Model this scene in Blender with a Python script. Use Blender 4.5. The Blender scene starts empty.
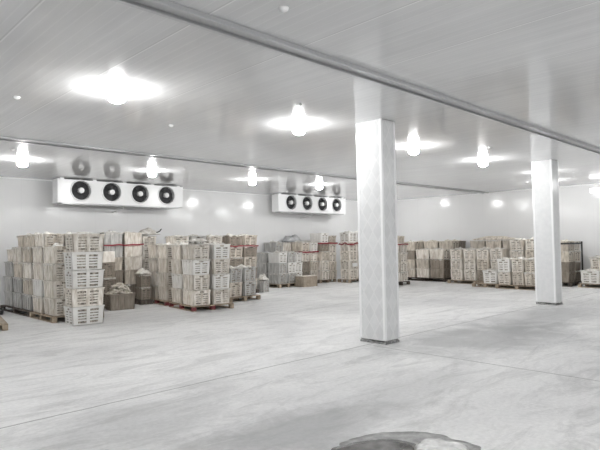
import bpy, bmesh, math, random
from mathutils import Vector, Matrix, noise
random.seed(4)
S = bpy.context.scene
COL = S.collection
PI = math.pi
H, W, D = 3.34, 19.5, 15.08
X0, Y0 = -5.0, -6.0

# ------------------------------------------------------------------ materials
def mat(name, color, rough=.5, metal=0, spec=.5, coat=0):
    m = bpy.data.materials.new(name); m.use_nodes = True
    b = m.node_tree.nodes['Principled BSDF']
    b.inputs['Base Color'].default_value = (*color, 1)
    b.inputs['Roughness'].default_value = rough
    b.inputs['Metallic'].default_value = metal
    b.inputs['Specular IOR Level'].default_value = spec
    b.inputs['Coat Weight'].default_value = coat
    return m, m.node_tree, b
def nd(t, kind, **kw):
    n = t.nodes.new(kind)
    for k, v in kw.items():
        if k in n.inputs: n.inputs[k].default_value = v
        else: setattr(n, k, v)
    return n
def ramp(t, src, a, ca, b, cb):
    r = t.nodes.new('ShaderNodeValToRGB')
    r.color_ramp.elements[0].position = a; r.color_ramp.elements[0].color = (*ca, 1) if len(ca) == 3 else ca
    r.color_ramp.elements[1].position = b; r.color_ramp.elements[1].color = (*cb, 1) if len(cb) == 3 else cb
    t.links.new(src, r.inputs[0]); return r
def g(v): return (v, v, v)
def coords(t, scale=(1, 1, 1), rot=(0, 0, 0), kind='Object'):
    c = nd(t, 'ShaderNodeTexCoord'); m = nd(t, 'ShaderNodeMapping')
    m.inputs['Scale'].default_value = scale; m.inputs['Rotation'].default_value = rot
    t.links.new(c.outputs[kind], m.inputs['Vector']); return m.outputs[0]
def mathn(t, op, a, b=None, clamp=False):
    n = t.nodes.new('ShaderNodeMath'); n.operation = op; n.use_clamp = clamp
    for i, v in enumerate((a, b)):
        if v is None: continue
        if isinstance(v, (int, float)): n.inputs[i].default_value = v
        else: t.links.new(v, n.inputs[i])
    return n.outputs[0]
def mixc(t, fac, a, b, mode='MIX'):
    n = t.nodes.new('ShaderNodeMix'); n.data_type = 'RGBA'; n.blend_type = mode
    for i, v in ((0, fac), (6, a), (7, b)):
        if isinstance(v, (int, float)): n.inputs[i].default_value = v
        elif isinstance(v, tuple): n.inputs[i].default_value = (*v, 1)
        else: t.links.new(v, n.inputs[i])
    return n.outputs[2]
def mottled(name, color, color2, rough=.5, scale=6, spec=.4, var=.12, lo=.35, hi=.7, stretch=(1, 1, 1), speck=0):
    m, t, b = mat(name, color, rough, spec=spec)
    n = nd(t, 'ShaderNodeTexNoise', Scale=scale, Detail=5.0, Roughness=.6)
    oi = nd(t, 'ShaderNodeObjectInfo')
    v = coords(t, stretch)
    add = nd(t, 'ShaderNodeVectorMath', operation='ADD')
    t.links.new(v, add.inputs[0]); t.links.new(oi.outputs['Random'], add.inputs[1])
    sc = nd(t, 'ShaderNodeVectorMath', operation='SCALE'); sc.inputs['Scale'].default_value = 1
    t.links.new(add.outputs[0], n.inputs['Vector'])
    r = ramp(t, n.outputs['Fac'], lo, color2, hi, color)
    k = mathn(t, 'ADD', mathn(t, 'MULTIPLY', oi.outputs['Random'], var), 1 - var)
    hs = nd(t, 'ShaderNodeHueSaturation'); t.links.new(k, hs.inputs['Value']); t.links.new(r.outputs[0], hs.inputs['Color'])
    t.links.new(hs.outputs[0], b.inputs['Base Color'])
    return m

M = {}
# floor: pale power-trowelled concrete, damp smears, joints
m, t, b = mat('concrete_floor', g(.6), .4); M['floor'] = m
v = coords(t)
n1 = nd(t, 'ShaderNodeTexNoise', Scale=.35, Detail=8.0, Roughness=.62, Distortion=.8)
n2 = nd(t, 'ShaderNodeTexNoise', Scale=1.5, Detail=12.0, Roughness=.75, Distortion=1.4)
n3 = nd(t, 'ShaderNodeTexNoise', Scale=22., Detail=6.0, Roughness=.7)
vs = coords(t, (.55, 1.9, 1), (0, 0, .5))
for n in (n1, n3): t.links.new(v, n.inputs['Vector'])
t.links.new(vs, n2.inputs['Vector'])
base = ramp(t, n1.outputs['Fac'], .36, (.66, .66, .66), .62, (.80, .80, .795))
sm = ramp(t, n2.outputs['Fac'], .36, g(.52), .52, g(1.0))
c = mixc(t, .6, base.outputs[0], sm.outputs[0], 'MULTIPLY')
fine = ramp(t, n3.outputs['Fac'], .3, g(.86), .7, g(1.06))
c = mixc(t, 1.0, c, fine.outputs[0], 'MULTIPLY')
sep = nd(t, 'ShaderNodeSeparateXYZ'); t.links.new(v, sep.inputs[0])
# damp patches in fixed places: (x, y, rx, ry, strength)
nw = nd(t, 'ShaderNodeTexNoise', Scale=1.4, Detail=7.0, Roughness=.65, Distortion=1.0); t.links.new(v, nw.inputs['Vector'])
nwv = mathn(t, 'MULTIPLY', mathn(t, 'SUBTRACT', nw.outputs['Fac'], .5), 2.6)
for (px, py, rx, ry, k) in ((7.9, 4.0, 2.2, 1.0, .5), (2.6, 3.1, 1.4, .6, .55), (10.8, 4.3, 2.5, .9, .4), (2.2, 4.3, .9, .6, .28), (4.6, 3.2, 1.2, .4, .2), (9.6, 7.6, 1.6, .5, .16), (8.6, 11.0, 1.6, .5, .12)):
    dx = mathn(t, 'POWER', mathn(t, 'ABSOLUTE', mathn(t, 'MULTIPLY', mathn(t, 'SUBTRACT', sep.outputs[0], px), 1 / rx)), 2)
    dy = mathn(t, 'POWER', mathn(t, 'ABSOLUTE', mathn(t, 'MULTIPLY', mathn(t, 'SUBTRACT', sep.outputs[1], py), 1 / ry)), 2)
    f = mathn(t, 'SUBTRACT', 1.2, mathn(t, 'ADD', mathn(t, 'ADD', dx, dy), nwv), True)
    c = mixc(t, mathn(t, 'MULTIPLY', f, k), c, (.20, .205, .21))
# saw-cut joints
jn = nd(t, 'ShaderNodeTexNoise', Scale=2.5, Detail=4.0); t.links.new(v, jn.inputs['Vector'])
wob = mathn(t, 'MULTIPLY', mathn(t, 'SUBTRACT', jn.outputs['Fac'], .5), .04)
def joint(axis, pos, wdt, k, c, lo=None, hi=None):
    d = mathn(t, 'ABSOLUTE', mathn(t, 'ADD', mathn(t, 'SUBTRACT', sep.outputs[axis], pos), wob))
    f = mathn(t, 'LESS_THAN', d, wdt)
    if lo is not None:
        o = sep.outputs[1 - axis]
        f = mathn(t, 'MULTIPLY', f, mathn(t, 'MULTIPLY', mathn(t, 'GREATER_THAN', o, lo), mathn(t, 'LESS_THAN', o, hi)))
    return mixc(t, mathn(t, 'MULTIPLY', f, k), c, g(.1))
c = joint(1, 5.02, .012, .62, c)
c = joint(0, 6.22, .012, .6, c, -6, 4.9)
c = joint(1, 10.0, .010, .35, c)
c = joint(0, 12.6, .010, .35, c, -6, 15)
t.links.new(c, b.inputs['Base Color'])
rr = ramp(t, n2.outputs['Fac'], .36, g(.38), .62, g(.6)); t.links.new(rr.outputs[0], b.inputs['Roughness'])
bp = nd(t, 'ShaderNodeBump', Strength=.12, Distance=.02); t.links.new(n2.outputs['Fac'], bp.inputs['Height']); t.links.new(bp.outputs[0], b.inputs['Normal'])

# ceiling: glossy ribbed sandwich panels, seams along Y
m, t, b = mat('ceiling_panel', g(.62), .10, spec=.4); M['ceiling'] = m
v = coords(t); sep = nd(t, 'ShaderNodeSeparateXYZ'); t.links.new(v, sep.inputs[0])
nz = nd(t, 'ShaderNodeTexNoise', Scale=1.0, Detail=6.0, Roughness=.6); t.links.new(coords(t, (9, .7, 1)), nz.inputs['Vector'])
nz2 = nd(t, 'ShaderNodeTexNoise', Scale=.5, Detail=3.0); t.links.new(v, nz2.inputs['Vector'])
c0 = ramp(t, nz.outputs['Fac'], .3, (.70, .703, .71), .7, (.77, .772, .775))
c1 = ramp(t, nz2.outputs['Fac'], .3, g(.93), .7, g(1.03))
c = mixc(t, 1.0, c0.outputs[0], c1.outputs[0], 'MULTIPLY')
fx = mathn(t, 'FRACT', mathn(t, 'ADD', mathn(t, 'MULTIPLY', sep.outputs[0], 1 / 1.05), .19))
seam = mathn(t, 'LESS_THAN', mathn(t, 'ABSOLUTE', mathn(t, 'SUBTRACT', fx, .5)), .006)
lite = mathn(t, 'LESS_THAN', mathn(t, 'ABSOLUTE', mathn(t, 'SUBTRACT', fx, .515)), .006)
c = mixc(t, mathn(t, 'MULTIPLY', seam, .22), c, g(.25)); c = mixc(t, mathn(t, 'MULTIPLY', lite, .6), c, g(.9))
# faint paler lines along the crests of the shallow ribs
rib = mathn(t, 'SINE', mathn(t, 'MULTIPLY', sep.outputs[0], 2 * PI / .105))
c = mixc(t, mathn(t, 'MULTIPLY', mathn(t, 'GREATER_THAN', rib, .93), .16), c, g(.95))
t.links.new(c, b.inputs['Base Color'])
bp = nd(t, 'ShaderNodeBump', Strength=1.0, Distance=.00014); t.links.new(rib, bp.inputs['Height'])
bp2 = nd(t, 'ShaderNodeBump', Strength=.3, Distance=.01); t.links.new(nz2.outputs['Fac'], bp2.inputs['Height']); t.links.new(bp.outputs[0], bp2.inputs['Normal'])
t.links.new(bp2.outputs[0], b.inputs['Normal'])

# walls: white glossy panels, seams every ~1 m
m, t, b = mat('wall_panel', g(.72), .14, spec=.4); M['wall'] = m
v = coords(t); sep = nd(t, 'ShaderNodeSeparateXYZ'); t.links.new(v, sep.inputs[0])
u = mathn(t, 'ADD', sep.outputs[0], sep.outputs[1])
fx = mathn(t, 'FRACT', mathn(t, 'MULTIPLY', u, 1 / .98))
seam = mathn(t, 'LESS_THAN', fx, .008)
nz = nd(t, 'ShaderNodeTexNoise', Scale=.6, Detail=3.0); t.links.new(v, nz.inputs['Vector'])
c0 = ramp(t, nz.outputs['Fac'], .3, (.81, .812, .815), .7, (.85, .852, .855))
c = mixc(t, mathn(t, 'MULTIPLY', seam, .12), c0.outputs[0], g(.4))
t.links.new(c, b.inputs['Base Color'])
bp = nd(t, 'ShaderNodeBump', Strength=.5, Distance=.01); t.links.new(nz.outputs['Fac'], bp.inputs['Height']); t.links.new(bp.outputs[0], b.inputs['Normal'])

# pillar cladding
def pillar_mat(name, diamonds):
    m, t, b = mat(name, g(.7), .18, spec=.6)
    v = coords(t); sep = nd(t, 'ShaderNodeSeparateXYZ'); t.links.new(v, sep.inputs[0])
    nz = nd(t, 'ShaderNodeTexNoise', Scale=9., Detail=5.0); t.links.new(v, nz.inputs['Vector'])
    c0 = ramp(t, nz.outputs['Fac'], .3, (.74, .75, .755), .7, (.80, .805, .81)); c = c0.outputs[0]
    if diamonds:
        u = mathn(t, 'ADD', sep.outputs[0], sep.outputs[1])
        a1 = mathn(t, 'ADD', mathn(t, 'MULTIPLY', u, 5.2), mathn(t, 'MULTIPLY', sep.outputs[2], 3.3))
        a2 = mathn(t, 'SUBTRACT', mathn(t, 'MULTIPLY', u, 5.2), mathn(t, 'MULTIPLY', sep.outputs[2], 3.3))
        for a in (a1, a2):
            l = mathn(t, 'LESS_THAN', mathn(t, 'ABSOLUTE', mathn(t, 'SUBTRACT', mathn(t, 'FRACT', a), .5)), .06)
            c = mixc(t, mathn(t, 'MULTIPLY', l, .45), c, g(.86))
        chk = mathn(t, 'MODULO', mathn(t, 'ADD', mathn(t, 'FLOOR', mathn(t, 'ADD', a1, .5)), mathn(t, 'ADD', mathn(t, 'FLOOR', mathn(t, 'ADD', a2, .5)), 40)), 2)
        c = mixc(t, mathn(t, 'MULTIPLY', chk, .12), c, g(.45))
    t.links.new(c, b.inputs['Base Color']); return m
M['pillar_a'] = pillar_mat('patterned_pillar_cladding', True)
M['pillar_b'] = pillar_mat('plain_pillar_cladding', False)
M['grout'] = mottled('crumbled_mortar', (.5, .5, .49), (.2, .2, .2), .9, 18)
M['alu'] = mat('aluminium_profile', (.50, .505, .51), .32, .6)[0]
M['groove'] = mat('dark_groove', g(.09), .6)[0]
M['white_paint'] = mat('white_enamel', (.92, .925, .93), .25)[0]
M['black_fan'] = mat('black_fan_plastic', (.025, .026, .028), .45)[0]
M['guard'] = mat('fan_guard_wire', (.09, .09, .095), .35, .5)[0]
M['hub'] = mat('fan_hub', (.95, .95, .95), .4)[0]
M['grey_pipe'] = mat('white_pipe', (.8, .8, .8), .35)[0]
M['nylon'] = mat('nylon_bolt', (.9, .9, .9), .3)[0]
M['cream'] = mottled('cream_crate_plastic', (.95, .905, .84), (.66, .595, .51), .5, 6, var=.16, lo=.38, hi=.6, stretch=(2.2, 2.2, .6))
M['white'] = mottled('white_crate_plastic', (.90, .89, .865), (.82, .80, .76), .42, 5, var=.07)
M['tan'] = mottled('tan_crate_plastic', (.80, .735, .645), (.50, .44, .365), .55, 6, var=.2, lo=.38, hi=.6, stretch=(2.2, 2.2, .6))
M['brown'] = mottled('brown_crate_plastic', (.44, .385, .325), (.27, .232, .19), .6, 6, var=.2, stretch=(2.2, 2.2, .6))
M['grey'] = mottled('grey_crate_plastic', (.72, .715, .69), (.42, .41, .39), .5, 6, var=.2, stretch=(2.2, 2.2, .6))
M['liner_pale'] = mottled('pale_liner_film', (.66, .60, .51), (.17, .145, .115), .4, 22, lo=.4, hi=.6)
M['liner_dark'] = mottled('dark_produce', (.33, .29, .24), (.1, .088, .07), .6, 26, lo=.38, hi=.6)  # dark brown contents showing through the crate slots
M['bag'] = mottled('white_plastic_bag', (.74, .72, .68), (.48, .44, .39), .35, 12, lo=.3, hi=.6)
M['bag_grey'] = mottled('grey_film', (.62, .63, .64), (.45, .455, .46), .3, 6)
M['produce'] = mottled('pale_dried_produce', (.88, .85, .78), (.55, .49, .41), .6, 20)
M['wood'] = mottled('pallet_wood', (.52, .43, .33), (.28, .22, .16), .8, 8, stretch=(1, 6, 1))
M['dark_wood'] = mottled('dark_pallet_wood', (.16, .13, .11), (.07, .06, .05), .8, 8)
M['red'] = mat('red_paint', (.17, .03, .035), .5)[0]
M['strap'] = mat('red_strap_webbing', (.27, .02, .035), .6)[0]
M['black'] = mat('black_plastic', (.03, .03, .03), .5)[0]
M['paper'] = mat('white_paper', (.86, .86, .85), .7)[0]
M['carton'] = mottled('worn_cardboard', (.45, .385, .31), (.31, .26, .205), .8, 9)
def emis(name, col, k):
    m, t, b = mat(name, col, .4); b.inputs['Emission Color'].default_value = (*col, 1); b.inputs['Emission Strength'].default_value = k; return m
M['bulb'] = emis('lit_bulb', (1, 1, .992), 165)
M['tube'] = emis('lit_diffuser', (1, 1, 1), 1.5)
# water
m, t, b = mat('shallow_water', (.17, .165, .155), .06, spec=.7); M['water'] = m
n = nd(t, 'ShaderNodeTexNoise', Scale=7., Detail=5.0); t.links.new(coords(t), n.inputs['Vector'])
r = ramp(t, n.outputs['Fac'], .35, (.07, .068, .064), .65, (.17, .166, .16)); t.links.new(r.outputs[0], b.inputs['Base Color'])
bp = nd(t, 'ShaderNodeBump', Strength=.35, Distance=.02); t.links.new(n.outputs['Fac'], bp.inputs['Height']); t.links.new(bp.outputs[0], b.inputs['Normal'])
M['damp'] = mottled('damp_cement_crust', (.46, .46, .455), (.24, .24, .235), .6, 14)
M['slurry'] = mottled('wet_white_cement', (.82, .82, .81), (.55, .55, .54), .2, 9)

# ------------------------------------------------------------------ mesh helpers
def box(bm, x0, y0, z0, x1, y1, z1, taper=0):
    cx, cy = (x0 + x1) / 2, (y0 + y1) / 2
    P = []
    for z in (z0, z1):
        for (x, y) in ((x0, y0), (x1, y0), (x1, y1), (x0, y1)): P.append(bm.verts.new((x, y, z)))
    for f in ((3, 2, 1, 0), (4, 5, 6, 7), (0, 1, 5, 4), (1, 2, 6, 5), (2, 3, 7, 6), (3, 0, 4, 7)):
        bm.faces.new([P[i] for i in f])
def tube(bm, pts, r, n=10):
    rings = []
    for i, p in enumerate(pts):
        p = Vector(p); a = Vector(pts[max(0, i - 1)]); c = Vector(pts[min(len(pts) - 1, i + 1)])
        d = (c - a).normalized(); u = d.orthogonal().normalized(); w = d.cross(u)
        if rings:
            u = (pu - d * pu.dot(d)).normalized(); w = d.cross(u)
        pu = u
        rings.append([bm.verts.new(p + u * r * math.cos(2 * PI * k / n) + w * r * math.sin(2 * PI * k / n)) for k in range(n)])
    for a, b in zip(rings, rings[1:]):
        for k in range(n): bm.faces.new((a[k], a[(k + 1) % n], b[(k + 1) % n], b[k]))
    bm.faces.new(rings[0][::-1]); bm.faces.new(rings[-1])
def lathe(bm, prof, n=24, mtx=None, closed=False):
    rings = []
    for (r, z) in prof:
        ring = []
        for k in range(n):
            p = Vector((r * math.cos(2 * PI * k / n), r * math.sin(2 * PI * k / n), z))
            ring.append(bm.verts.new(mtx @ p if mtx else p))
        rings.append(ring)
    pr = list(zip(rings, rings[1:]))
    if closed: pr.append((rings[-1], rings[0]))
    for a, b in pr:
        for k in range(n): bm.faces.new((a[k], a[(k + 1) % n], b[(k + 1) % n], b[k]))
    if not closed:
        bm.faces.new(rings[0][::-1]); bm.faces.new(rings[-1])
def mesh(bm, name, m, bevel=0, smooth=False):
    if bevel: bmesh.ops.bevel(bm, geom=bm.edges[:], offset=bevel, segments=1, affect='EDGES')
    bmesh.ops.recalc_face_normals(bm, faces=bm.faces[:])
    me = bpy.data.meshes.new(name); bm.to_mesh(me); bm.free(); me.materials.append(m)
    if smooth:
        for p in me.polygons: p.use_smooth = True
    return me
def obj(name, me, parent=None, loc=None, rz=0):
    o = bpy.data.objects.new(name, me); COL.objects.link(o)
    if parent: o.parent = parent
    if loc: o.location = loc
    o.rotation_euler.z = rz
    return o
def tag(o, label, cat, group=None, kind=None):
    if not 4 <= len(label.split()) <= 16: print('LONGLABEL', label)
    o['label'] = label; o['category'] = cat
    if group: o['group'] = group
    if kind: o['kind'] = kind
    return o
def thing(name, label, cat, loc=(0, 0, 0), rz=0, group=None):
    o = bpy.data.objects.new(name, None); COL.objects.link(o); o.empty_display_size = .1
    o.location = loc; o.rotation_euler.z = rz
    return tag(o, label, cat, group)
def struct(name, me):
    o = obj(name, me); o['kind'] = 'structure'; return o
def child(name, bm, m, parent, bevel=0, smooth=False):
    return obj(name, mesh(bm, name, m, bevel, smooth), parent)
NB = bmesh.new

# ------------------------------------------------------------------ room shell
def slab(name, m, *a):
    bm = NB(); box(bm, *a); return struct(name, mesh(bm, name, m))
slab('floor', M['floor'], X0, Y0, -.1, W, D, 0)
slab('ceiling', M['ceiling'], X0, Y0, H, W, D, H + .12)
slab('wall_back', M['wall'], X0, D, -.1, W + .12, D + .12, H + .12)
slab('wall_right', M['wall'], W, Y0, -.1, W + .12, D, H + .12)
slab('wall_left', M['wall'], X0 - .12, Y0, -.1, X0, D + .12, H + .12)
slab('wall_front', M['wall'], X0 - .12, Y0 - .12, -.1, W + .12, Y0, H + .12)
# hanging joint profiles under the ceiling
def profile(name, y, wd, dp):
    bm = NB()
    box(bm, X0, y, H - dp, W, y + wd * .22, H)
    box(bm, X0, y + wd * .22, H - dp * .45, W, y + wd * .78, H)
    box(bm, X0, y + wd * .78, H - dp, W, y + wd, H)
    o = struct(name, mesh(bm, name, M['alu'], .004))
    bm = NB(); box(bm, X0, y + wd * .24, H - dp * .5, W, y + wd * .42, H - dp * .44)
    g_ = obj('groove', mesh(bm, 'groove', M['groove']), o)
profile('trim_1', 3.50, .20, .045)
profile('trim_2', 9.62, .24, .035)
bm = NB(); box(bm, X0, D - .05, H - .05, W, D, H); struct('trim_3', mesh(bm, 'cove', M['white_paint'], .01))
bm = NB(); box(bm, W - .05, Y0, H - .05, W, D - .05, H); struct('trim_4', mesh(bm, 'cove', M['white_paint'], .01))
bm = NB(); box(bm, X0, D - .03, 0, W, D, .1); struct('baseboard_back', mesh(bm, 'kerb', M['white_paint'], .008))
bm = NB(); box(bm, W - .03, Y0, 0, W, D - .03, .1); struct('baseboard_right', mesh(bm, 'kerb', M['white_paint'], .008))

# ------------------------------------------------------------------ pillars
def pillar(x, y, w, d, key, label, seed):
    t_ = thing('pillar', label, 'pillar', (x, y, 0))
    bm = NB(); box(bm, 0, 0, .05, w, d, H); child('shaft', bm, M[key], t_, .006)
    for (cx, cy, sx, sy) in ((0, 0, 1, 1), (w, 0, -1, 1), (0, d, 1, -1), (w, d, -1, -1)):
        bm = NB(); e = .004; L = .035
        xa, xb = sorted((cx - sx * e, cx + sx * L)); ya, yb = sorted((cy - sy * e, cy - sy * 0 + sy * .001))
        box(bm, xa, ya, .07, xb, yb, H - .002)
        xa, xb = sorted((cx - sx * e, cx + sx * .001)); ya, yb = sorted((cy + sy * .001, cy + sy * L))
        box(bm, xa, ya, .07, xb, yb, H - .002)
        child('corner_trim', bm, M['white_paint'], t_)
    rnd = random.Random(seed); bm = NB(); N = 28
    per = []
    for i in range(N):
        s = i / N * 4; k = int(s); f = s - k
        per.append(((f * w, 0), (w, f * d), (w - f * w, d), (0, d - f * d))[k])
    lo = []; hi = []
    for (a, c_) in per:
        ox = rnd.uniform(-.002, .006); q = Vector((a - w / 2, c_ - d / 2)); q2 = q * (1 + ox / q.length * 1.2)
        lo.append(bm.verts.new((w / 2 + q2.x, d / 2 + q2.y, 0))); q3 = q * .985
        hi.append(bm.verts.new((w / 2 + q3.x * 1.02, d / 2 + q3.y * 1.02, rnd.choice((.012, .018, .03, .05)))))
    for i in range(N): bm.faces.new((lo[i], lo[(i + 1) % N], hi[(i + 1) % N], hi[i]))
    bm.faces.new(lo[::-1]); bm.faces.new(hi)
    child('broken_foot', bm, M['grout'], t_)
pillar(6.378, 4.806, .346, .47, 'pillar_a', 'nearer square pillar clad in pale diamond-patterned panels, left of the plain one', 3)
pillar(12.672, 4.737, .387, .447, 'pillar_b', 'farther plain white square pillar with chipped foot, right of the diamond-patterned one', 8)

# ------------------------------------------------------------------ evaporator coolers
def fan_parts(parent, x, z, y):
    R = Matrix.Translation((x, y, z)) @ Matrix.Rotation(PI / 2, 4, 'X')
    bm = NB(); lathe(bm, [(.29, 0), (.29, .012), (.278, .026), (.262, .03), (.255, .015), (.25, -.002), (.25, -.1), (.27, -.1)], 40, R, True)
    sh = child('fan_shroud', bm, M['white_paint'], parent, smooth=False)
    bm = NB(); lathe(bm, [(.252, -.09), (.252, -.085)], 40, R); child('fan_well', bm, M['black_fan'], sh)
    bm = NB()
    for k in range(5):
        a0 = 2 * PI * k / 5
        for q in range(4):
            a, b_ = a0 + q * .2, a0 + (q + 1) * .2
            za, zb = -.07 + .012 * q, -.07 + .012 * (q + 1)
            P = [(.07, a, za), (.235, a + .25, za), (.235, b_ + .25, zb), (.07, b_, zb)]
            vs = []
            for dz in (0, .005):
                for (r, an, zz) in P: vs.append(bm.verts.new(R @ Vector((r * math.cos(an), r * math.sin(an), zz + dz))))
            for f in ((3, 2, 1, 0), (4, 5, 6, 7), (0, 1, 5, 4), (1, 2, 6, 5), (2, 3, 7, 6), (3, 0, 4, 7)): bm.faces.new([vs[i] for i in f])
    child('fan_blades', bm, M['black_fan'], sh)
    bm = NB(); lathe(bm, [(.0, -.07), (.075, -.07), (.078, .03), (.07, .05), (.03, .062), (.001, .064)], 24, R); child('fan_hub', bm, M['hub'], sh, smooth=False)
    bm = NB()
    for r in (.1, .125, .15, .175, .2, .225, .245):
        tube(bm, [R @ Vector((r * math.cos(2 * PI * k / 36), r * math.sin(2 * PI * k / 36), .045)) for k in range(37)], .0028, 5)
    for k in range(4):
        a = PI / 4 + k * PI / 2
        tube(bm, [R @ Vector((.07 * math.cos(a), .07 * math.sin(a), .045)), R @ Vector((.26 * math.cos(a), .26 * math.sin(a), .04))], .004, 5)
    child('fan_guard', bm, M['guard'], sh)
def cooler(x0, x1, fans, label, y=14.35, zb=2.68):
    c_ = thing('evaporator_cooler', label, 'cooling unit', ((x0 + x1) / 2, y, zb), 0)
    L = (x1 - x0) / 2; dep = .34; hh = H - zb - .035
    bm = NB()
    # casing: back box plus front panel frame round the wells (built as a ring of plates so the fans sit in real holes)
    box(bm, -L, .10, 0, L, dep, hh)
    fx = sorted(fans); z = .345
    zs = (z - .25, z + .25)
    box(bm, -L, 0, 0, L, .10, zs[0]); box(bm, -L, 0, zs[1], L, .10, hh)
    ed = [-L] + [v_ for f in fx for v_ in (f - .25, f + .25)] + [L]
    for a, b_ in zip(ed[::2], ed[1::2]): box(bm, a, 0, zs[0], b_, .10, zs[1])
    # corner fillets of the square openings
    for f in fx:
        for sx in (-1, 1):
            for sz in (-1, 1):
                pts = [(f + sx * .25, z + sz * .25)]
                for k in range(7):
                    a = k / 6 * PI / 2
                    pts.append((f + sx * .25 * math.cos(a), z + sz * .25 * math.sin(a)))
                lo = [bm.verts.new((p[0], 0, p[1])) for p in pts]; hi = [bm.verts.new((p[0], .09, p[1])) for p in pts]
                bm.faces.new(lo); bm.faces.new(hi)
                for k in range(1, 7): bm.faces.new((lo[k], lo[k + 1], hi[k + 1], hi[k]))
    child('casing', bm, M['white_paint'], c_)
    for s in (-1, 1):
        bm = NB(); box(bm, s * L - .012, -.004, -.005, s * L + .012, dep + .01, hh + .003); child('end_cover', bm, M['white_paint'], c_)
    bm = NB(); box(bm, -L + .1, .02, -.03, L - .1, dep - .02, 0.0); child('drip_tray', bm, M['alu'], c_, .004)
    for k in range(5):
        xx = -L + .12 + k * (2 * L - .24) / 4
        bm = NB(); box(bm, xx - .05, .04, hh, xx + .05, dep - .04, H - zb); child('hanging_bracket', bm, M['white_paint'], c_)
    for f in fx: fan_parts(c_, f, z, -.002)
    bm = NB(); tube(bm, [(.0, .15, -.02), (.0, .15, -.09), (-.01, .2, -.12), (-.04, .45, -.14), (-.05, D - y - .01, -.17)], .018, 8)
    child('drain_pipe', bm, M['grey_pipe'], c_, smooth=True)
    bm = NB(); tube(bm, [(L + .01, .2, .3), (L + .12, .2, .3), (L + .2, .3, .28), (L + .22, D - y - .01, .27)], .022, 8)
    child('refrigerant_pipe', bm, M['grey_pipe'], c_, smooth=True)
mid = (5.19 + 8.92) / 2
cooler(5.19, 8.92, [5.79 - mid, 6.645 - mid, 7.5 - mid, 8.355 - mid], 'larger-looking white ceiling cooler with four black fans, above the left crate stacks')
mid = (12.90 + 16.56) / 2
cooler(12.90, 16.56, [13.51 - mid, 14.345 - mid, 15.18 - mid, 16.01 - mid], 'smaller-looking white four-fan cooler hanging just left of the diamond-patterned pillar')

# ------------------------------------------------------------------ lamps
bm = NB(); lathe(bm, [(.001, 0), (.055, 0), (.055, -.02), (.04, -.03), (.04, -.04), (.001, -.04)], 20); lamp_base = mesh(bm, 'lamp_holder', M['white_paint'])
bm = NB(); lathe(bm, [(.001, -.035), (.05, -.038), (.09, -.055), (.10, -.085), (.10, -.12), (.08, -.15), (.04, -.168), (.001, -.17)], 20); lamp_bulb = mesh(bm, 'bulb', M['bulb'], smooth=True)
lamps = [
 (2.80, 5.9, 'brightest and nearest bare ceiling bulb, above the left part of the room'),
 (5.70, 5.85, 'lit bare bulb in the near row, between the nearest bulb and patterned pillar'),
 (8.72, 5.8, 'lit bare bulb just right of the diamond-patterned pillar'),
 (11.40, 5.75, 'lit bare bulb just left of the plain white pillar'),
 (14.75, 5.75, 'lit bare bulb hidden behind the top of the plain white pillar'),
 (3.58, 11.85, 'lit bare bulb at the far left edge, left of the larger cooler'),
 (6.46, 11.75, 'lit bare bulb in front of the right half of the larger cooler'),
 (9.54, 11.7, 'lit bare bulb in the gap between the two coolers'),
 (15.0, 11.45, 'lit bare bulb hidden behind the top of the diamond-patterned pillar'),
 (12.05, 11.5, 'lit bare bulb in front of the right half of the smaller cooler'),
]
lamps += [(17.2, 6.5, 'added unseen bulb lighting the right wall from behind the plain pillar'), (17.2, 12.9, 'added unseen bulb lighting the far corner behind the patterned pillar')]  # added bulbs, unseen behind the pillars, to brighten right wall and far corner
lamps += [(x, y, None) for (x, y) in ((-3.2, 5.85), (-.3, 5.85), (-.3, 11.75), (2.8, 0), (5.8, 0), (8.8, 0), (17.6, 2.4), (-.3, 0), (11.8, 0), (5.8, -4), (2.8, -4))]  # unseen bulbs added outside the view to light the room
n_ = 0
for (x, y, lb) in lamps:
    L = thing('ceiling_bulb', lb or 'added unseen ceiling bulb outside the picture on the near side of the room', 'ceiling lamp', (x, y, H), 0, 'bare ceiling bulbs')
    obj('lamp_holder', lamp_base, L); obj('bulb', lamp_bulb, L)
# wall light on the right wall
wl = thing('wall_light', 'bright white rectangular wall light high at the right picture edge', 'wall light', (W, 5.5, 3.02))
bm = NB(); box(bm, -.07, -.56, 0, 0, .56, .17); child('housing', bm, M['white_paint'], wl, .006)
bm = NB(); box(bm, -.09, -.54, .015, -.07, .54, .155); child('diffuser', bm, M['tube'], wl)
# nylon ceiling bolts
bm = NB(); lathe(bm, [(.001, -.03), (.02, -.028), (.035, -.018), (.04, 0)], 16); bolt = mesh(bm, 'ceiling_bolt', M['nylon'], smooth=True)
for (x, y, lb) in ((4.26, 7.16, 'small white ceiling bolt head right of the nearest bulb'), (2.05, 7.0, 'small white ceiling bolt head near the upper left picture edge'),
                   (3.08, 10.75, 'small white ceiling bolt head above the leftmost bulb'), (2.8, 3.02, 'small white ceiling bolt head at the top edge of the picture'),
                   (17.03, 7.13, 'small white ceiling bolt head just left of the plain pillar top'), (10.01, 4.9, 'small white ceiling bolt head above the bulb near the plain pillar'),
                   (4.89, 5.01, 'small white ceiling bolt head above the bulb left of the patterned pillar')):
    tag(obj('ceiling_bolt', bolt, loc=(x, y, H)), lb, 'ceiling bolt', 'ceiling bolts')

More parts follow.
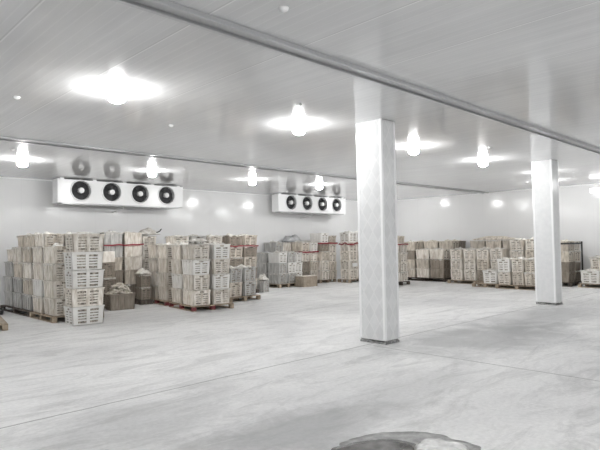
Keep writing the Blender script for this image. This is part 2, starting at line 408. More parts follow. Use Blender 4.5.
# ------------------------------------------------------------------ crates
CL, CW, CH = .64, .46, .35
def slat_wall(bm, L, y, th, kind, flip, ends):
    """one wall of a crate along local X from -L/2 to L/2, outer face at y, thickness inward th"""
    ya, yb = sorted((y, y + (th if not flip else -th)))
    yo = y + (-.016 if not flip else .016)
    yr, yr2 = sorted((yo, y + (th if not flip else -th)))
    top, bot = CH - .05, .035
    box(bm, -L / 2, yr, CH - .022, L / 2, yr2, CH)                         # rim lip
    if kind == 'ribbed':
        box(bm, -L / 2, ya, 0, L / 2, yb, CH - .022)
        n = 4
        for k in range(n):
            x = -L / 2 + L * (k + .5) / n
            box(bm, x - .035, ya - .014, .01, x + .035, ya, CH - .035) if not flip else box(bm, x - .035, yb, .01, x + .035, yb + .014, CH - .035)
        return
    post = .105 if not ends else .06
    box(bm, -L / 2, ya, 0, L / 2, yb, bot)
    if ends:                                                               # handle hole under the rim
        box(bm, -L / 2, ya, top - .03, -.06, yb, CH - .022); box(bm, .06, ya, top - .03, L / 2, yb, CH - .022)
        box(bm, -.06, ya, top - .03, .06, yb, top - .012)
    else: box(bm, -L / 2, ya, top, L / 2, yb, CH - .022)
    zt = top - (.03 if ends else 0)
    for s in (-1, 1): 
        xa, xb = sorted((s * L / 2, s * (L / 2 - post))); box(bm, xa, ya, bot, xb, yb, zt)
    m_ = .035 if not ends else .028
    box(bm, -m_, ya, bot, m_, yb, zt)
    rows = 5
    for i in range(rows - 1):
        z = bot + (zt - bot) * (i + 1) / rows
        for s in (-1, 1):
            xa, xb = sorted((s * m_, s * (L / 2 - post))); box(bm, xa, ya, z - .015, xb, yb, z + .015)
def crate_mesh(name, m, longk):
    bm = NB(); th = .012
    slat_wall(bm, CL, -CW / 2, th, longk, False, False)
    slat_wall(bm, CL, CW / 2, th, longk, True, False)
    b2 = NB(); slat_wall(b2, CW, -CL / 2, th, 'vent', False, True); slat_wall(b2, CW, CL / 2, th, 'vent', True, True)
    bmesh.ops.rotate(b2, verts=b2.verts[:], cent=(0, 0, 0), matrix=Matrix.Rotation(PI / 2, 3, 'Z'))
    tmp = bpy.data.meshes.new('tmp'); b2.to_mesh(tmp); b2.free(); bm.from_mesh(tmp); bpy.data.meshes.remove(tmp)
    box(bm, -CL / 2, -CW / 2, 0, CL / 2, CW / 2, .008)
    for v_ in bm.verts:                                                     # draft towards the foot
        f = 1 - .075 * (1 - min(1, v_.co.z / CH)); v_.co.x *= f; v_.co.y *= f
    return mesh(bm, name, m)
def lump(w, d, h, seed, base=0, n=9, wall=True, rough=.5):
    """soft closed heap: box skirt with noisy domed top"""
    bm = NB(); G = []
    for j in range(n + 1):
        row = []
        for i in range(n + 1):
            u, v_ = i / n * 2 - 1, j / n * 2 - 1
            k = (1 - abs(u) ** 3) * (1 - abs(v_) ** 3)
            z = base + h * (k * .7 + rough * k ** .5 * noise.noise(Vector((u * 2.2 + seed * 7, v_ * 2.2, seed))))
            jx = .02 * noise.noise(Vector((u * 3, v_ * 3, seed + 5)))
            row.append(bm.verts.new((u * w / 2 + jx, v_ * d / 2 + jx, z)))
        G.append(row)
    for j in range(n):
        for i in range(n): bm.faces.new((G[j][i], G[j][i + 1], G[j + 1][i + 1], G[j + 1][i]))
    ring = [G[0][i] for i in range(n)] + [G[j][n] for j in range(n)] + [G[n][i] for i in range(n, 0, -1)] + [G[j][0] for j in range(n, 0, -1)]
    lo = [bm.verts.new((v_.co.x * .96, v_.co.y * .96, (base - .02 if base > .2 else .012) if base else 0)) for v_ in ring]
    for k in range(len(ring)): bm.faces.new((ring[k], lo[k], lo[(k + 1) % len(ring)], ring[(k + 1) % len(ring)]))
    bm.faces.new(lo[::-1])
    return bm
CM = {}
for c_ in ('cream', 'white', 'tan', 'brown', 'grey'):
    for lk in ('vent', 'ribbed'): CM[c_, lk] = crate_mesh('crate_body', M[c_], lk)
LN = {}
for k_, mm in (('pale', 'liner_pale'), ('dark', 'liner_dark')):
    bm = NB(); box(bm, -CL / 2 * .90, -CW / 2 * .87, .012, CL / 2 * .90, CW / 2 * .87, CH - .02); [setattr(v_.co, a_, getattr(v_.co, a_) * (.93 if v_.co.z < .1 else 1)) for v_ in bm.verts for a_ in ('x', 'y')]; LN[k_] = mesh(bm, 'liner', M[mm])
TOPS = {}
for k_, mm in (('pale', 'bag'), ('dark', 'produce'), ('grey', 'bag_grey')):
    TOPS[k_] = [mesh(lump(CL * .90, CW * .88, .105, s + .3, base=CH - .05, n=10, rough=.9), 'open_bag', M[mm], smooth=False) for s in range(4)]
CUFF = []
for sd in range(4):
    bm = NB(); per = []
    a_, b_ = CL / 2 + .004, CW / 2 + .004
    for (p0, p1, n) in (((-a_, -b_), (a_, -b_), 16), ((a_, -b_), (a_, b_), 12), ((a_, b_), (-a_, b_), 16), ((-a_, b_), (-a_, -b_), 12)):
        for k in range(n): per.append((p0[0] + (p1[0] - p0[0]) * k / n, p0[1] + (p1[1] - p0[1]) * k / n))
    R4 = [[], [], [], []]
    for (x, y) in per:
        q = noise.noise(Vector((x * 9 + sd * 5, y * 9, sd))); dn = max(.004, .03 + .085 * q)
        out = 1.045 + .02 * noise.noise(Vector((x * 14, y * 14 + sd, 4)))
        for j, (f, z) in enumerate(((out, CH - dn), (out, CH + .001), (.93, CH + .001), (.93, CH - .02))):
            R4[j].append(bm.verts.new((x * f, y * f, z)))
    n = len(per)
    for a, b in ((0, 1), (1, 2), (2, 3), (3, 0)):
        for k in range(n): bm.faces.new((R4[a][k], R4[a][(k + 1) % n], R4[b][(k + 1) % n], R4[b][k]))
    CUFF.append(mesh(bm, 'bag_cuff', M['bag']))
LV = {1: ['only'], 2: ['lower', 'upper'], 3: ['lowest', 'middle', 'topmost'], 4: ['lowest', 'second lowest', 'second highest', 'topmost'],
      5: ['lowest', 'second lowest', 'middle', 'second highest', 'topmost']}
LOOK = {'cream': 'cream', 'white': 'white', 'tan': 'tan', 'brown': 'brown', 'grey': 'grey'}
rc = random.Random(11)
class Frame:
    def __init__(s, x, y, rz): s.x, s.y, s.r = x, y, math.radians(rz)
    def pt(s, x, y): c_, n = math.cos(s.r), math.sin(s.r); return (s.x + c_ * x - n * y, s.y + n * x + c_ * y)
def stack(F, x, y, o, n, desc, group, z0=.125, h=.352, col='cream', kind='ribbed', liner='pale', top='pale', cols=None, first=0, levels=None, w=None, d=None, jit=.008, cuff=.5):
    """a column of crates, (x, y) its corner nearest the origin in frame F; o = 'y' long side along Y or 'x'"""
    w = w or (CW if o == 'y' else CL); d = d or (CL if o == 'y' else CW)
    hs = h if isinstance(h, (list, tuple)) else [h] * n
    z = z0
    names = levels or LV[n]
    for i in range(n):
        cc = cols[i] if cols else col
        p = F.pt(x + w / 2 + rc.uniform(-jit, jit), y + d / 2 + rc.uniform(-jit, jit))
        lb = f"{LOOK[cc]} crate, {names[i]}, {desc}" if names[i] != 'only' else f"{LOOK[cc]} crate, {desc}"
        T = thing('plastic_crate', lb, 'crate', (p[0], p[1], z), F.r + (PI / 2 if o == 'y' else 0) + rc.uniform(-.018, .018), group)
        sx, sy = (d / CL, w / CW) if o == 'y' else (w / CL, d / CW)
        T.scale = (sx * .95, sy * .935, (hs[i] - .003) / CH)
        obj('crate_body', CM[cc, kind], T)
        if i == n - 1 and top: obj('open_bag', rc.choice(TOPS[top]), T)
        obj('liner', LN[liner], T)
        if rc.random() < cuff: obj('bag_cuff', rc.choice(CUFF), T)
        z += hs[i]
    return z

def pallet(F, x, y, w, d, desc, red=False, h=.12, wood='wood'):
    p = F.pt(x + w / 2, y + d / 2)
    T = thing('wooden_pallet', desc, 'pallet', (p[0], p[1], 0), F.r, 'pallets under the crates')
    nb = 7; bw = d / nb
    for k in range(nb):
        yy = -d / 2 + k * bw; 
        bm = NB(); box(bm, -w / 2, yy + .004, h - .02, w / 2, yy + bw - .022, h - .001); child('deck_board', bm, M[wood], T)
    bs = .095; i = 0
    for fx in (-1, 0, 1):
        bm = NB(); cx = fx * (w / 2 - bs / 2); box(bm, cx - bs / 2, -d / 2, 0.001, cx + bs / 2, d / 2, .018); child('base_board', bm, M[wood], T)
        for fy in (-1, 0, 1):
            cy = fy * (d / 2 - bs / 2)
            bm = NB(); box(bm, cx - bs / 2, cy - bs / 2, .018, cx + bs / 2, cy + bs / 2, h - .02)
            o_ = child('block', bm, M['red'] if red and (fx, fy) in ((-1, -1), (0, -1), (-1, 0), (-1, 1)) else M[wood], T)
            if red and (fx, fy) in ((-1, -1), (0, -1), (-1, 0), (-1, 1)): o_['label'] = 'red painted block'
def strap(F, x, y, w, d, z, label, m='strap', hgt=.035, wav=.012, seed=1):
    bm = NB(); e = .012; pts = []
    N = 14
    for (ax, ay), (bx, by) in (((-e, -e), (w + e, -e)), ((w + e, -e), (w + e, d + e)), ((w + e, d + e), (-e, d + e)), ((-e, d + e), (-e, -e))):
        for k in range(N): pts.append((ax + (bx - ax) * k / N, ay + (by - ay) * k / N))
    inn, out = [], []
    cx, cy = w / 2, d / 2
    for k, (a, c_) in enumerate(pts):
        dz = wav * noise.noise(Vector((a * 6, c_ * 6, seed * 3.3))) * 2
        q = Vector((a - cx, c_ - cy)); q2 = q * (1 + .005 / q.length)
        for L_, qq in ((inn, q), (out, q2)):
            P_ = F.pt(cx + qq.x + x, cy + qq.y + y)
            L_.append((bm.verts.new((P_[0], P_[1], z + dz - hgt / 2)), bm.verts.new((P_[0], P_[1], z + dz + hgt / 2))))
    n = len(pts)
    for k in range(n):
        a, b_ = k, (k + 1) % n
        bm.faces.new((out[a][0], out[b_][0], out[b_][1], out[a][1])); bm.faces.new((inn[a][1], inn[b_][1], inn[b_][0], inn[a][0]))
        bm.faces.new((out[a][1], out[b_][1], inn[b_][1], inn[a][1])); bm.faces.new((inn[a][0], inn[b_][0], out[b_][0], out[a][0]))
    tag(obj('strap', mesh(bm, 'strap', M[m])), label, 'strap', 'straps round the stacks')
def sack(x, y, z, w, d, h, label, m='bag', rz=0, seed=1):
    tag(obj('sack', mesh(lump(w, d, h, seed, n=12, base=h * .25, rough=.8), 'sack', M[m], smooth=True), loc=(x, y, z), rz=rz), label, 'sack')

O = Frame(0, 0, 0)
# --- A: white five-crate stack in front (no pallet)
F = Frame(4.0, 10.38, -2)
stack(F, 0, 0, 'x', 5, 'free-standing five-high stack standing directly on the floor', 'free-standing crate stack', z0=.002, h=.352, kind='vent', cols=['white', 'cream', 'white', 'white', 'cream'], jit=.015, w=.655, cuff=0)
# --- A: long row behind it
G = 'crates of the leftmost long row'
rowd = ['nearest stack in the leftmost row', 'second stack back in the leftmost row', 'third stack back in the leftmost row', 'fourth stack back in the leftmost row', 'farthest stack in the leftmost row']
F = Frame(3.96, 11.2, 0)
cA = [['cream'] * 4, ['cream', 'white', 'cream', 'cream'], ['grey', 'tan', 'cream', 'tan'], ['grey', 'grey', 'tan', 'cream'], ['grey', 'grey', 'grey']]
for k in range(5):
    n = 4 if k < 4 else 3
    stack(F, 0, k * .665 + (.0 if k < 2 else .03 if k < 4 else .06), 'y', n, rowd[k], G, cols=cA[k][:n], top='pale' if k == 0 else None)
stack(F, .49, .0, 'y', 4, 'stack wedged behind the free-standing five-high stack', G, col='cream', top=None)
stack(F, .49, .665, 'y', 4, 'inner stack behind the leftmost row, second back', G, col='cream', top=None)
stack(F, .08, 2.76, 'y', 1, 'alone on top at the far left end of leftmost row', G, z0=.125 + 3 * .352, h=.3, col='cream')
zt = .125 + 4 * .352
for k, (x, y, cc, ds) in enumerate(((.02, .62, 'cream', 'nearest raised fifth layer of the leftmost row'), (.04, 1.30, 'tan', 'second raised fifth layer of the leftmost row'), (.08, 1.97, 'tan', 'farthest raised fifth layer of the leftmost row'),
                                (.50, .0, 'white', 'raised, peeking over the free-standing stack'), (.50, .66, 'cream', 'raised right of the others atop the leftmost row'))):
    stack(F, x, y, 'y', 1, ds, G, z0=zt, h=.27, col=cc, top='pale')
pallet(F, -.04, -.05, 1.06, 1.36, 'wooden pallet nearest the camera under the leftmost row of crates')
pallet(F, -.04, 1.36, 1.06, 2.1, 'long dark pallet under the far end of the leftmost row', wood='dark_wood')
# --- lower left corner bits
F = Frame(2.2, 11.0, -10)
pallet(F, 0, 0, .85, 1.3, 'red-edged pallet cut off by the left picture edge', red=True)
bm = NB(); box(bm, 0, 0, .121, .80, 1.25, .15); pp = mesh(bm, 'board', M['carton'], .004)
tag(obj('cardboard_sheet', pp, loc=(2.23, 11.0, 0), rz=math.radians(-10)), 'flat brown board lying on the red-edged pallet at the left edge', 'board')
fr = thing('picture_edge_tray', 'white plastic scraps in a black tray on the floor at the left edge', 'tray', (3.42, 13.9, 0), -.3); fr.name = 'black_tray'
bm = NB(); box(bm, -.35, -.3, 0.001, .35, .3, .02); box(bm, -.35, -.3, .02, .35, -.27, .1); box(bm, -.35, .27, .02, .35, .3, .1); box(bm, -.35, -.27, .02, -.32, .27, .1); box(bm, .32, -.27, .02, .35, .27, .1)
child('tray_body', bm, M['black'], fr)
sack(3.42, 13.9, .02, .55, .42, .18, 'crumpled white plastic lying in the black tray at the left edge', seed=6, rz=.5)

# --- Z: strapped back stack between the free-standing stack and the next pallet
G = 'crates of the strapped stack behind the heaped crate'
F = Frame(5.95, 13.3, 0)
hz = [.38, .38, .34, .33, .32]
stack(F, 0, 0, 'x', 5, 'left column of the strapped stack behind the heaped crate', G, h=hz, w=.53, cols=['brown', 'brown', 'tan', 'grey', 'grey'], liner='dark', top='pale')
stack(F, .55, 0, 'x', 5, 'right column of the strapped stack behind the heaped crate', G, h=hz, w=.53, cols=['brown', 'tan', 'cream', 'cream', 'cream'], top='pale')
pallet(F, -.03, -.03, 1.15, 1.0, 'dark pallet under the strapped stack behind the heaped crate', wood='dark_wood')
strap(F, 0, 0, 1.08, .46, 1.545, 'red strap round the tall stack right of the free-standing crates', seed=2)
F = Frame(7.3, 13.95, 0)
stack(F, .05, 0, 'y', 5, 'far stack under the black-tipped white bundle', 'crates of the bundle stack', z0=.125, h=.335, col='cream')
pallet(F, -.0, -.02, .6, .72, 'small pallet under the far stack with the black-tipped bundle', wood='dark_wood')
sack(7.66, 14.2, 1.82, .6, .4, .16, 'white bundle on the far stack left of the bagged crates', seed=9)
bm = NB(); tube(bm, [(7.8, 14.1, 1.86), (7.95, 14.05, 1.93), (8.0, 14.03, 2.0)], .018, 6)
tag(obj('black_stick', mesh(bm, 'black_stick', M['black'])), 'short black stick poking out of the white bundle', 'stick')
F = Frame(5.55, 12.75, 0)
stack(F, 0, 0, 'y', 3, 'narrow dark stack below the small pale carton', 'crates below the small carton', z0=.004, h=.37, col='brown', liner='dark', top=None, w=.46, d=.5)
bm = NB(); box(bm, -.17, -.13, 0, .17, .13, .27); bx = thing('small_carton', 'small pale carton on the dark stack right of the free-standing crates', 'carton', (5.83, 12.92, 1.118))
child('carton_body', bm, M['cream'], bx, .004)
bm = NB(); box(bm, -.172, -.02, .268, .172, .02, .272); child('tape', bm, M['paper'], bx)
# floor crate with heap
F = Frame(5.55, 12.12, -6)
stack(F, 0, 0, 'x', 1, 'heaped with pale produce, alone on the floor', None, z0=.002, h=.38, col='brown', kind='ribbed', liner='dark', top=None, w=.64, cuff=0)
bm = NB(); rh = random.Random(5)
for k in range(150):
    a, r = rh.uniform(0, 2 * PI), rh.uniform(0, 1) ** .6
    x, y = r * math.cos(a) * .27, r * math.sin(a) * .18
    z = .36 + .27 * (1 - r * r) * rh.uniform(.25, 1)
    mm = Matrix.Translation((x, y, z)) @ Matrix.Rotation(rh.uniform(0, 6), 4, 'Z') @ Matrix.Rotation(rh.uniform(-.6, .6), 4, 'X') @ Matrix.Diagonal((rh.uniform(.05, .1), rh.uniform(.03, .05), rh.uniform(.015, .03), 1))
    bmesh.ops.create_icosphere(bm, subdivisions=1, radius=1, matrix=mm)
p_ = F.pt(.31, .23)
tag(obj('produce_heap', mesh(bm, 'produce_heap', M['produce']), loc=(p_[0], p_[1], 0), rz=F.r), 'heap of loose pale produce filling the crate on the floor', 'produce', kind='stuff')
# half-height dark crates with a leaning sack
F = Frame(6.68, 12.75, -4)
stack(F, 0, 0, 'y', 2, 'low brown stack under a white sack', 'low brown stack', z0=.125, h=.32, col='brown', liner='dark', top=None, w=.28, d=.36)
pallet(F, -.02, -.02, .33, .4, 'small dark pallet under the low brown stack', wood='dark_wood')
sack(6.82, 12.92, .768, .3, .36, .13, 'white sack slumped on the low brown stack', seed=3)

# --- B: big bagged pallets
G = 'crates of the big pallet with red blocks'
F = Frame(6.74, 10.44, -8)
B1 = 'pallet with red blocks'
stack(F, 0, 0, 'y', 4, 'near corner stack on the red-block pallet', G, cols=['cream', 'cream', 'white', 'cream'], top='pale', h=.35)
stack(F, 0, .66, 'y', 4, 'left rear stack on the red-block pallet', G, cols=['cream', 'white', 'cream', 'cream'], h=.35, top='pale')
stack(F, .52, 0, 'y', 4, 'right front stack on the red-block pallet', G, cols=['cream', 'white', 'cream', 'white'], h=.35, top='pale')
stack(F, .52, .66, 'y', 4, 'right rear stack on the red-block pallet', G, col='cream', h=.35, top='pale')
pallet(F, -.03, -.03, 1.06, 1.38, 'pallet with red blocks under the cream crates left of centre', red=True)
sack(*F.pt(.25, .25), .125 + 4 * .35 + .05, .4, .5, .08, 'thin crumpled bag on the near corner of the red-block pallet', m='bag', seed=12)
G = 'crates of the pallet behind the red-block pallet'
F2 = Frame(*F.pt(.0, 1.56), -9)
stack(F2, 0, 0, 'y', 4, 'near left stack on the second pallet behind red-block pallet', G, col='cream', h=.352)
stack(F2, 0, .72, 'y', 4, 'farther left stack on the second pallet behind red-block pallet', G, cols=['tan', 'cream', 'cream', 'cream'], h=.352)
pallet(F2, -.03, -.03, .54, 1.45, 'second pallet with a red block, behind the red-block pallet', red=True)
G = 'crates of the bag-topped stacks behind'
nm = ['second from bottom', 'middle', 'second from top', 'top']
for k, (x, y) in enumerate(((.53, .80), (1.05, .82), (1.57, .84))):
    stack(F2, x, y, 'y', 5, ('left', 'middle', 'right')[k] + ' bag-topped stack rising behind the red-block pallet', G, z0=.125 if k else .125, h=.328, cols=['cream'] * 4 + [('cream', 'grey', 'cream')[k]], top='pale')
pallet(F2, 1.06, .77, 1.06, .8, 'plain pallet hidden behind the red-block pallet', wood='dark_wood')

# --- D: two-high pallet, E: tall strapped stack behind
F = Frame(8.44, 11.32, 3)
G = 'crates of the low two-high pallet'
for k, (x, y, ds) in enumerate(((0, 0, 'left'), (.49, 0, 'right'))):
    stack(F, x, y, 'y', 2, ds + ' stack on the low two-high pallet', G, h=.385, cols=['tan', 'grey'] if k != 1 else ['grey', 'grey'], w=.45, top='pale' if k < 2 else None, kind='ribbed')
pallet(F, -.05, -.04, 1.08, .74, 'pallet under the low two-high crates left of the open floor')
F = Frame(9.62, 12.95, -4)
G = 'crates of the tall stack with one red strap'
hz = [.33, .33, .335, .335, .335]
for k, (x, y, ds) in enumerate(((.0, 0, 'left'), (.54, 0, 'right'))):
    stack(F, x, y, 'y', 5, ds + ' column of the tall strapped stack behind two-high crates', G, h=hz, w=.52, cols=['tan', 'brown', 'tan', 'brown', 'tan'] if k else ['brown', 'grey', 'brown', 'tan', 'brown'], liner='dark')
pallet(F, -.03, -.03, 1.10, .72, 'pallet under the tall strapped stack behind two-high crates', wood='dark_wood')
strap(F, 0, 0, 1.06, .64, 1.46, 'red strap round the tall stack behind the two-high crates', seed=4)
# small leftover items right of E
F = Frame(10.82, 12.80, 6)
stack(F, 0, 0, 'y', 1, 'single low, topped by a white sack, right of the tall strapped stack', None, z0=.002, h=.36, col='grey', top=None, w=.28, d=.32)
sack(10.95, 12.98, .364, .28, .3, .16, 'white sack on the single low crate beside open floor', seed=14)

# --- F: grey wrapped group on the back wall
G = 'grey wrapped crates at the back wall'
F = Frame(12.30, 13.70, 0)
fd = [(0, 0, 4, 'near corner'), (.42, 0, 4, 'right front'), (0, .66, 3, 'left rear'), (.42, .66, 4, 'right rear')]
for (x, y, n, ds) in fd:
    n2 = 3 if ds in ('near corner', 'right front') else n
    stack(F, x, y, 'y', n2, ds + ' stack of the grey group at the back wall', G, h=.36, col='grey', kind='vent' if ds == 'right front' else 'ribbed', cols=(['grey', 'white', 'grey'] if ds == 'right front' else ['grey', 'grey', 'white'] if ds == 'near corner' else None), w=.41, liner='pale' if ds != 'left rear' else 'dark', top='pale' if ds != 'left rear' else 'grey')
pallet(F, -.03, -.03, .88, 1.36, 'pallet with pale blocks under the grey group at the back wall')
F = Frame(13.19, 13.90, 0)
stack(F, 0, 0, 'y', 3, 'narrow pale stack behind the lone brown floor crate', 'pale stack right of the grey group', z0=.125, h=.355, col='white', kind='vent', w=.44, top='pale')
stack(F, .0, .67, 'x', 4, 'short rear stack right of the grey group', 'pale stack right of the grey group', z0=.125, h=.35, col='cream', w=.5, d=.4, top='pale')
pallet(F, -.02, -.02, .56, 1.0, 'pallet behind the lone brown floor crate', wood='dark_wood')
F = Frame(12.95, 13.2, -3)
cx_, cy_ = F.pt(.34, .22)
bx = thing('brown_carton', 'low worn brown carton alone on the floor before the back wall', 'carton', (cx_, cy_, .002), F.r)
bm = NB(); box(bm, -.33, -.22, 0, .33, .22, .36); child('carton_body', bm, M['carton'], bx, .008)
for s in (-1, 1):
    bm = NB(); box(bm, -.33, min(0, s * .22) + .003, .361, .33, max(0, s * .22) - .003, .367); child('flap', bm, M['cream'], bx)
# --- G: cream strapped group left of the patterned pillar
G = 'cream strapped crates left of the patterned pillar'
F = Frame(13.75, 14.05, 0)
stack(F, 0, 0, 'y', 4, 'left column of the short strapped pallet at the back wall', G, h=.36, w=.42, cols=['brown', 'brown', 'cream', 'tan'], liner='dark')
stack(F, .44, 0, 'y', 4, 'right column of the short strapped pallet at the back wall', G, h=.36, w=.42, cols=['cream', 'tan', 'cream', 'white'])
pallet(F, -.02, -.03, .88, .8, 'pallet under the short strapped pallet load at the back wall', wood='dark_wood')
strap(F, 0, 0, .86, .64, .125 + 2.95 * .36, 'lower red strap at the back wall, left of the other', seed=5, hgt=.045)
sack(14.0, 14.85, 1.56, .75, .34, .26, 'rounded grey wrapped bundle on top of the back wall crates', m='bag_grey', seed=2)
stack(F, -.02, .68, 'x', 4, 'hidden rear stack that carries the grey bundle', G, h=.36, w=.6, d=.34, top=None)
F = Frame(14.63, 13.9, 0)
stack(F, 0, 0, 'y', 5, 'column topped by a plain white box left of the pillar', G, h=[.36, .36, .35, .32, .38], w=.44, cols=['cream', 'cream', 'tan', 'brown', 'white'], top=None)
stack(F, .46, .02, 'y', 5, 'shaded column between the white box and tallest stack', G, h=[.33, .33, .34, .34, .33], w=.42, cols=['tan', 'tan', 'cream', 'cream', 'tan'], top=None)
pallet(F, .0, .1, .9, .6, 'pallet under the white-box stack at the back wall')
strap(F, 0, 0, .88, .66, 1.50, 'upper red strap left of the tallest back wall stack', seed=7, hgt=.045)
F = Frame(15.40, 13.2, 0)
for k in range(3):
    stack(F, k * .56, 0, 'x', 5, ('left', 'middle', 'right')[k] + ' column of the tallest cream group beside the patterned pillar', G, h=[.37, .345, .345, .35, .37], w=.54, d=.5, col='cream', cols=['cream', 'cream', 'cream', 'cream', 'white'], top='pale', kind='vent')
pallet(F, -.03, -.03, 1.74, .62, 'pallet under the tallest cream group beside the patterned pillar')
strap(F, 0, 0, 1.66, .5, 1.47, 'wavy red strap round the tallest cream group', seed=8, hgt=.045, wav=.04)
bm = NB(); box(bm, -.15, 0, 0, .15, .004, .13)
tag(obj('paper_note', mesh(bm, 'paper_note', M['paper']), loc=(15.72, 13.193, .60)), 'blank white sheet fixed low on the tallest cream group', 'paper sheet')

# --- H: stack just right of the patterned pillar
G = 'crates of the stack just right of the patterned pillar'
F = Frame(15.05, 10.95, 0)
stack(F, 0, 0, 'y', 4, 'left column just right of the patterned pillar', G, h=.335, w=.44, col='cream', top='pale')
stack(F, .46, 0, 'y', 4, 'right column just right of the patterned pillar', G, h=.335, w=.44, col='cream', top=None)
stack(F, .42, .05, 'y', 1, 'alone on top above a red strap beside the patterned pillar', G, z0=.125 + 4 * .335 + .002, h=.24, w=.38, d=.5, col='tan', top='pale')
pallet(F, -.03, -.03, .98, .8, 'pallet just right of the patterned pillar foot', wood='dark_wood')
strap(F, 0, 0, .90, .64, .125 + 3.86 * .335, 'short red strap just right of the patterned pillar', seed=9)
# --- I: brown group along the right wall
G = 'brown crates along the right wall'
F = Frame(18.25, 10.5, 0)
di = ['nearest', 'middle', 'farthest']
for k in range(3):
    stack(F, 0, k * .66, 'y', 4, f'{di[k]} column of the brown rear row at right wall', G, h=.345, w=.5, cols=['brown'] * 3 + ['tan'], liner='dark', top='dark')
stack(F, .53, 0, 'y', 4, 'end column of the brown rear row touching the right wall', G, h=.345, w=.5, col='brown', liner='dark', top='dark')
pallet(F, -.03, -.03, 1.1, 2.05, 'dark pallet under the brown rear row', wood='dark_wood')
F = Frame(17.62, 10.52, 0)
stack(F, 0, .0, 'y', 3, 'nearest column, light front row before the brown row', G, h=.36, w=.48, cols=['brown', 'brown', 'cream'], liner='dark')
stack(F, 0, .65, 'y', 3, 'second column, light front row before the brown row', G, h=.36, w=.48, d=.6, cols=['cream', 'tan', 'cream'])
stack(F, 0, 1.26, 'y', 4, 'farthest column, light front row before the brown row', G, h=.345, w=.48, d=.6, cols=['tan', 'tan', 'brown', 'tan'], liner='dark')
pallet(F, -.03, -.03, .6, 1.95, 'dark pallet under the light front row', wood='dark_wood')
# --- J: cream three-high group
G = 'cream three-high crates in the middle of the right wall'
F = Frame(17.25, 8.1, 0)
dj = ['nearest', 'second', 'third', 'farthest']
cj = [['cream', 'cream', 'cream'], ['brown', 'tan', 'cream'], ['cream', 'cream', 'cream'], ['cream', 'cream', 'cream']]
for k in range(4):
    stack(F, 0, k * .49 + (.03 if k == 3 else 0), 'x', 3, f'{dj[k]} column of the cream three-high row, right wall', G, h=.365, cols=cj[k], d=.48, top='pale')
pallet(F, -.03, -.03, 1.0, 2.1, 'pallet under the cream three-high row')
F = Frame(18.35, 8.05, 0)
for k in range(3):
    stack(F, 0, k * .62, 'y', 4, f'{di[k]} column of the tan wrapped row behind three-high row', G, h=.345, w=.6, d=.6, col='tan', liner='dark', top=None)
pallet(F, -.03, -.03, .7, 1.95, 'pallet of the tan wrapped row behind the three-high row', wood='dark_wood')
bm = lump(.66, 1.5, .13, 4, n=14, base=.05, rough=.3)
tag(obj('film_cover', mesh(bm, 'film_cover', M['tan'], smooth=True), loc=(18.65, 9.0, .125 + 4 * .345 + .003)), 'tan film cover draped over the wrapped row at right wall', 'cover')
# --- L + M pallets
G = 'crates of the low pallets left of the plain pillar'
F = Frame(16.35, 7.86, 0)
stack(F, 0, .02, 'x', 1, 'bag-topped, standing alone left of the two-high group', G, z0=.125, h=.42, col='white', d=.50, w=.6, kind='ribbed')
pallet(F, -.05, -.03, .85, .9, 'pallet under the lone white bag-topped crate')
F = Frame(16.15, 6.55, 0)
for k, (y, cs, d_) in enumerate(((0, ['tan', 'tan'], .39), (.41, ['tan', 'cream'], .39), (.82, ['cream', 'white'], .42))):
    stack(F, 0, y, 'x', 2, ('nearest', 'middle', 'farthest')[k] + ' column of the two-high group left of plain pillar', G, h=.40, cols=cs, d=d_, top='pale')
pallet(F, -.05, -.05, 1.0, 1.32, 'pallet under the two-high group left of the plain pillar')
F = Frame(17.2, 6.6, 0)
for k, y in enumerate((0, .5, 1.0)):
    if k == 0: continue
    stack(F, 0, y - .22, 'x', 4, ('', 'nearer', 'farther')[k] + ' column of the stack behind the two-high group', G, h=.35, cols=['tan', 'tan', 'tan', 'cream'] if k == 1 else ['cream', 'tan', 'cream', 'cream'], d=.48, w=.56, top='pale')
pallet(F, -.03, .24, .63, 1.05, 'pallet behind the two-high group', wood='dark_wood')
# --- N
G = 'crates of the dark strapped tower right of the plain pillar'
F = Frame(17.92, 6.25, 0)
for k in range(2):
    stack(F, k * .56, 0, 'y', 4, ('left', 'right')[k] + ' column of the dark strapped tower right of plain pillar', G, h=[.34, .31, .34, .32], w=.54, cols=['brown', 'brown', 'tan', 'tan'] if k == 0 else ['brown', 'brown', 'tan', 'cream'], liner='dark', top='dark')
pallet(F, -.03, -.05, 1.24, .8, 'dark pallet under the strapped tower right of the plain pillar', wood='dark_wood')
strap(F, 0, 0, 1.10, .64, 1.36, 'black strap round the top of the dark tower', m='black', hgt=.05, wav=.003)
bm = NB(); box(bm, 1.13, -.03, .125, 1.17, .01, 1.42); 
tag(obj('corner_post', mesh(bm, 'corner_post', M['black']), loc=(F.x, F.y, 0)), 'black upright post at the right corner of the dark tower', 'post')
# --- O
G = 'crates at the right picture edge'
F = Frame(17.85, 4.95, 0)
stack(F, 0, .42, 'x', 1, 'low and bag-topped, on the pallet at right picture edge', G, z0=.125, h=.40, col='white', d=.56, w=.56, kind='vent')
stack(F, .62, .3, 'x', 2, 'two-high stack behind the low one at right picture edge', G, z0=.125, h=.40, col='cream', d=.6, w=.6, kind='vent')
pallet(F, -.05, -.35, 1.35, 1.38, 'pallet under the bag-topped crates at the right picture edge')

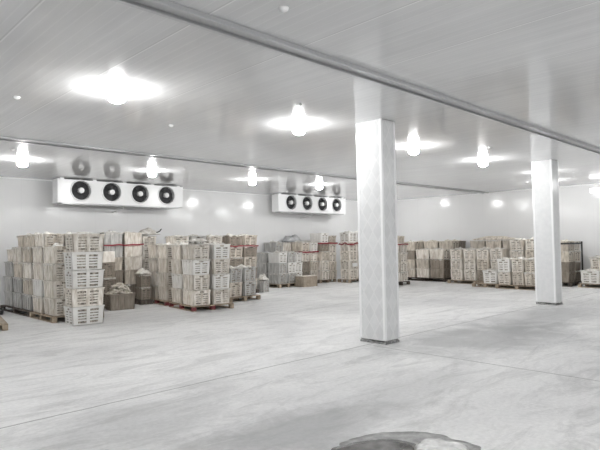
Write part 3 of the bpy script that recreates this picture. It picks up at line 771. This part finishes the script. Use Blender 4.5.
# ------------------------------------------------------------------ puddle in the foreground
def blob(cx, cy, rx, ry, rot, seed, z, th, name, m, amp=.35, n=90, dome=0):
    bm = NB(); top, bot = [], []
    rings = 6; R_ = []
    for j in range(rings + 1):
        f = 1 - j / rings; ring = []
        for k in range(n):
            a = 2 * PI * k / n
            q = 1 + amp * noise.noise(Vector((math.cos(a) * 1.3 + seed, math.sin(a) * 1.3, seed))) + amp * .3 * noise.noise(Vector((math.cos(a) * 5 + seed, math.sin(a) * 5, 3)))
            x, y = rx * q * f * math.cos(a), ry * q * f * math.sin(a)
            x, y = x * math.cos(rot) - y * math.sin(rot), x * math.sin(rot) + y * math.cos(rot)
            zz = z + th * (0 if j == 0 else 1) + dome * (1 - f * f) + (0 if j == 0 else dome * .5 * noise.noise(Vector((x * 6, y * 6, seed))))
            ring.append(bm.verts.new((cx + x, cy + y, zz)))
        R_.append(ring)
    for a, b_ in zip(R_, R_[1:]):
        for k in range(n):
            if b_ is R_[-1]: continue
            bm.faces.new((a[k], a[(k + 1) % n], b_[(k + 1) % n], b_[k]))
    bm.faces.new(R_[-2]); 
    for v_ in R_[-1]: bm.verts.remove(v_)
    bm.faces.new(R_[0][::-1])
    return obj(name, mesh(bm, name, m, smooth=True))
tag(blob(3.27, 2.28, .48, .38, -.77, 2.1, .0, .006, 'cement_crust', M['damp'], amp=.22), 'damp grey cement crust round the puddle in the foreground', 'cement patch')
tag(blob(3.05, 2.38, .36, .29, -.77, 3.7, .006, .003, 'puddle', M['water'], amp=.2), 'dark puddle of water at the bottom edge of the picture', 'puddle')
tag(blob(3.41, 2.10, .19, .21, -.6, 5.2, .009, .004, 'cement_lump', M['slurry'], amp=.3, dome=.045), 'wet white cement lump shining in the puddle', 'cement lump')

# ------------------------------------------------------------------ world, camera
w = bpy.data.worlds.new('world'); S.world = w; w.use_nodes = True
w.node_tree.nodes['Background'].inputs[0].default_value = (0, 0, 0, 1)
Fv, Rv, Uv = Vector((.69675, .71646, .03486)), Vector((.71721, -.69666, -.01679)), Vector((-.01225, -.0367, .99925))
cam = bpy.data.cameras.new('camera'); co = bpy.data.objects.new('camera', cam); COL.objects.link(co)
cam.sensor_fit = 'HORIZONTAL'; cam.sensor_width = 36; cam.lens = 535.9 * 36 / 600; cam.clip_start = .05
mt = Matrix((Rv, Uv, -Fv)).transposed().to_4x4(); mt.translation = (0, 0, 1.5); co.matrix_world = mt
S.camera = co
S.view_settings.view_transform = 'Standard'; S.view_settings.look = 'None'; S.view_settings.gamma = 1
S.view_settings.exposure = 0.24
